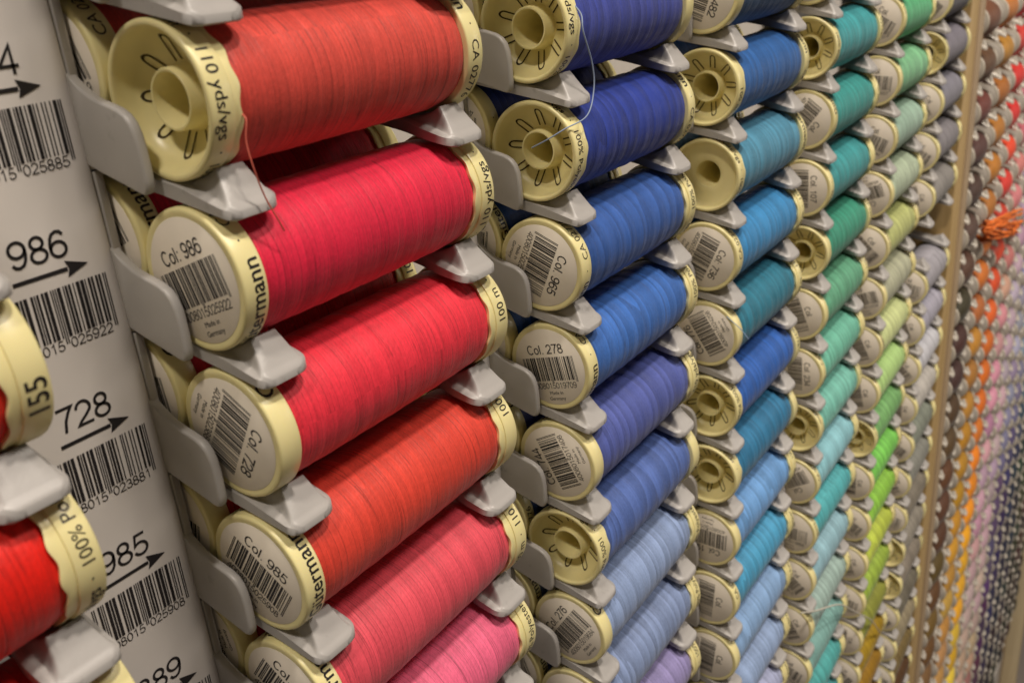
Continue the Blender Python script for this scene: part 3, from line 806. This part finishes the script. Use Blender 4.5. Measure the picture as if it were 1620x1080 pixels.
# ----------------------------------------------------------------- loose ends of thread
def strand(name, pts, r, mat, label, group=None):
    # smooth tube through the points
    P = [Vector(p) for p in pts]; S = []
    for i in range(len(P) - 1):
        p0, p1, p2, p3 = P[max(0, i - 1)], P[i], P[i + 1], P[min(len(P) - 1, i + 2)]
        for s in range(8):
            t = s / 8
            S.append(0.5 * ((2 * p1) + (p2 - p0) * t + (2 * p0 - 5 * p1 + 4 * p2 - p3) * t * t + (3 * p1 - p0 - 3 * p2 + p3) * t ** 3))
    S.append(P[-1]); V, F = [], []; n = 6
    for i, p in enumerate(S):
        d = (S[min(i + 1, len(S) - 1)] - S[max(0, i - 1)]).normalized()
        a = d.orthogonal().normalized() if i == 0 else (a - d * a.dot(d)).normalized()
        b = d.cross(a)
        for q in range(n):
            th = 2 * math.pi * q / n; V.append(tuple(p + (a * math.cos(th) + b * math.sin(th)) * r))
    for i in range(len(S) - 1):
        for q in range(n):
            w = (q + 1) % n; F.append((i * n + q, i * n + w, (i + 1) * n + w, (i + 1) * n + q))
    F.append(tuple(range(n))[::-1]); F.append(tuple((len(S) - 1) * n + q for q in range(n)))
    o = add(name, mesh_from(name, V, F, [mat])); tag(o, label, 'thread end', group)
    return o
strand('loose_thread', [(99.6, 2.0, 22.5), (99.6, -1.0, 19.5), (98.6, -2.0, 15.9), (102, -1.8, 8.9), (102.6, -1.6, 3.4), (98.5, -1.9, -1.9), (93.5, 1.0, -4.0), (91.8, 4.6, -6.1), (93.6, 10.2, -8.5)], 0.17,
       strand_mat('pale_blue_strand', (0.30, 0.38, 0.55)), 'loose pale blue thread end hanging from the violet blue spool down to the navy spool')
strand('loose_thread', [(5.6, 0.9, 15.0), (5.4, -0.9, 14.0), (4.6, -1.0, 11.0), (4.6, -1.6, 6.9), (6.0, -1.2, 2.5), (7.2, -1.5, -0.8), (8.4, -1.2, -3.2)], 0.13,
       strand_mat('coral_strand', (0.60, 0.12, 0.08)), 'loose coral thread end hanging over the prong below the coral red spool')
strand('loose_thread', [(270, 0, -258), (286.6, -1.8, -267.7), (318, -4, -285), (350.4, -3.5, -312), (395, -2.5, -350), (425.6, -1.5, -381.8)], 0.4,
       strand_mat('white_strand', (0.62, 0.58, 0.5)), 'loose whitish thread end bridging the teal and green columns')
strand('loose_thread', [(189.0, 3.0, -83.0), (189.2, 0.2, -85.2), (189.0, -2.2, -87.0), (189.4, -4.5, -90.0)], 0.14,
       strand_mat('blue_strand', (0.25, 0.36, 0.55)), 'short blue thread end lying across the sticker of the petrol teal spool')
orange = strand_mat('orange_strand', (0.85, 0.20, 0.03))
bmV = []
def tangle():
    V, F = [], []
    rr = random.Random(5); n = 5
    for s in range(14):
        x0 = 650 + rr.uniform(-8, 10); x1 = 830 + rr.uniform(-20, 25)
        z0 = -182 + rr.uniform(-5, 5); z1 = -226 + rr.uniform(-6, 10)
        P = []
        for i in range(13):
            t = i / 12
            P.append(Vector((x0 + (x1 - x0) * t, -4 - 3 * math.sin(t * 3.1) + rr.uniform(-1.2, 1.2), z0 + (z1 - z0) * t + 4 * math.sin(t * 3 + s * 0.3) + rr.uniform(-0.6, 0.6))))
        b0 = len(V)
        for i, p in enumerate(P):
            for q in range(n):
                th = 6.283 * q / n; V.append((p.x, p.y + 1.1 * math.cos(th), p.z + 1.1 * math.sin(th)))
        for i in range(len(P) - 1):
            for q in range(n):
                w = (q + 1) % n; F.append((b0 + i * n + q, b0 + i * n + w, b0 + (i + 1) * n + w, b0 + (i + 1) * n + q))
    return mesh_from('thread_tangle', V, F, [orange])
tag(add('thread_tangle', tangle()), 'loose orange thread tangle strung across the far display spools', 'thread tangle')
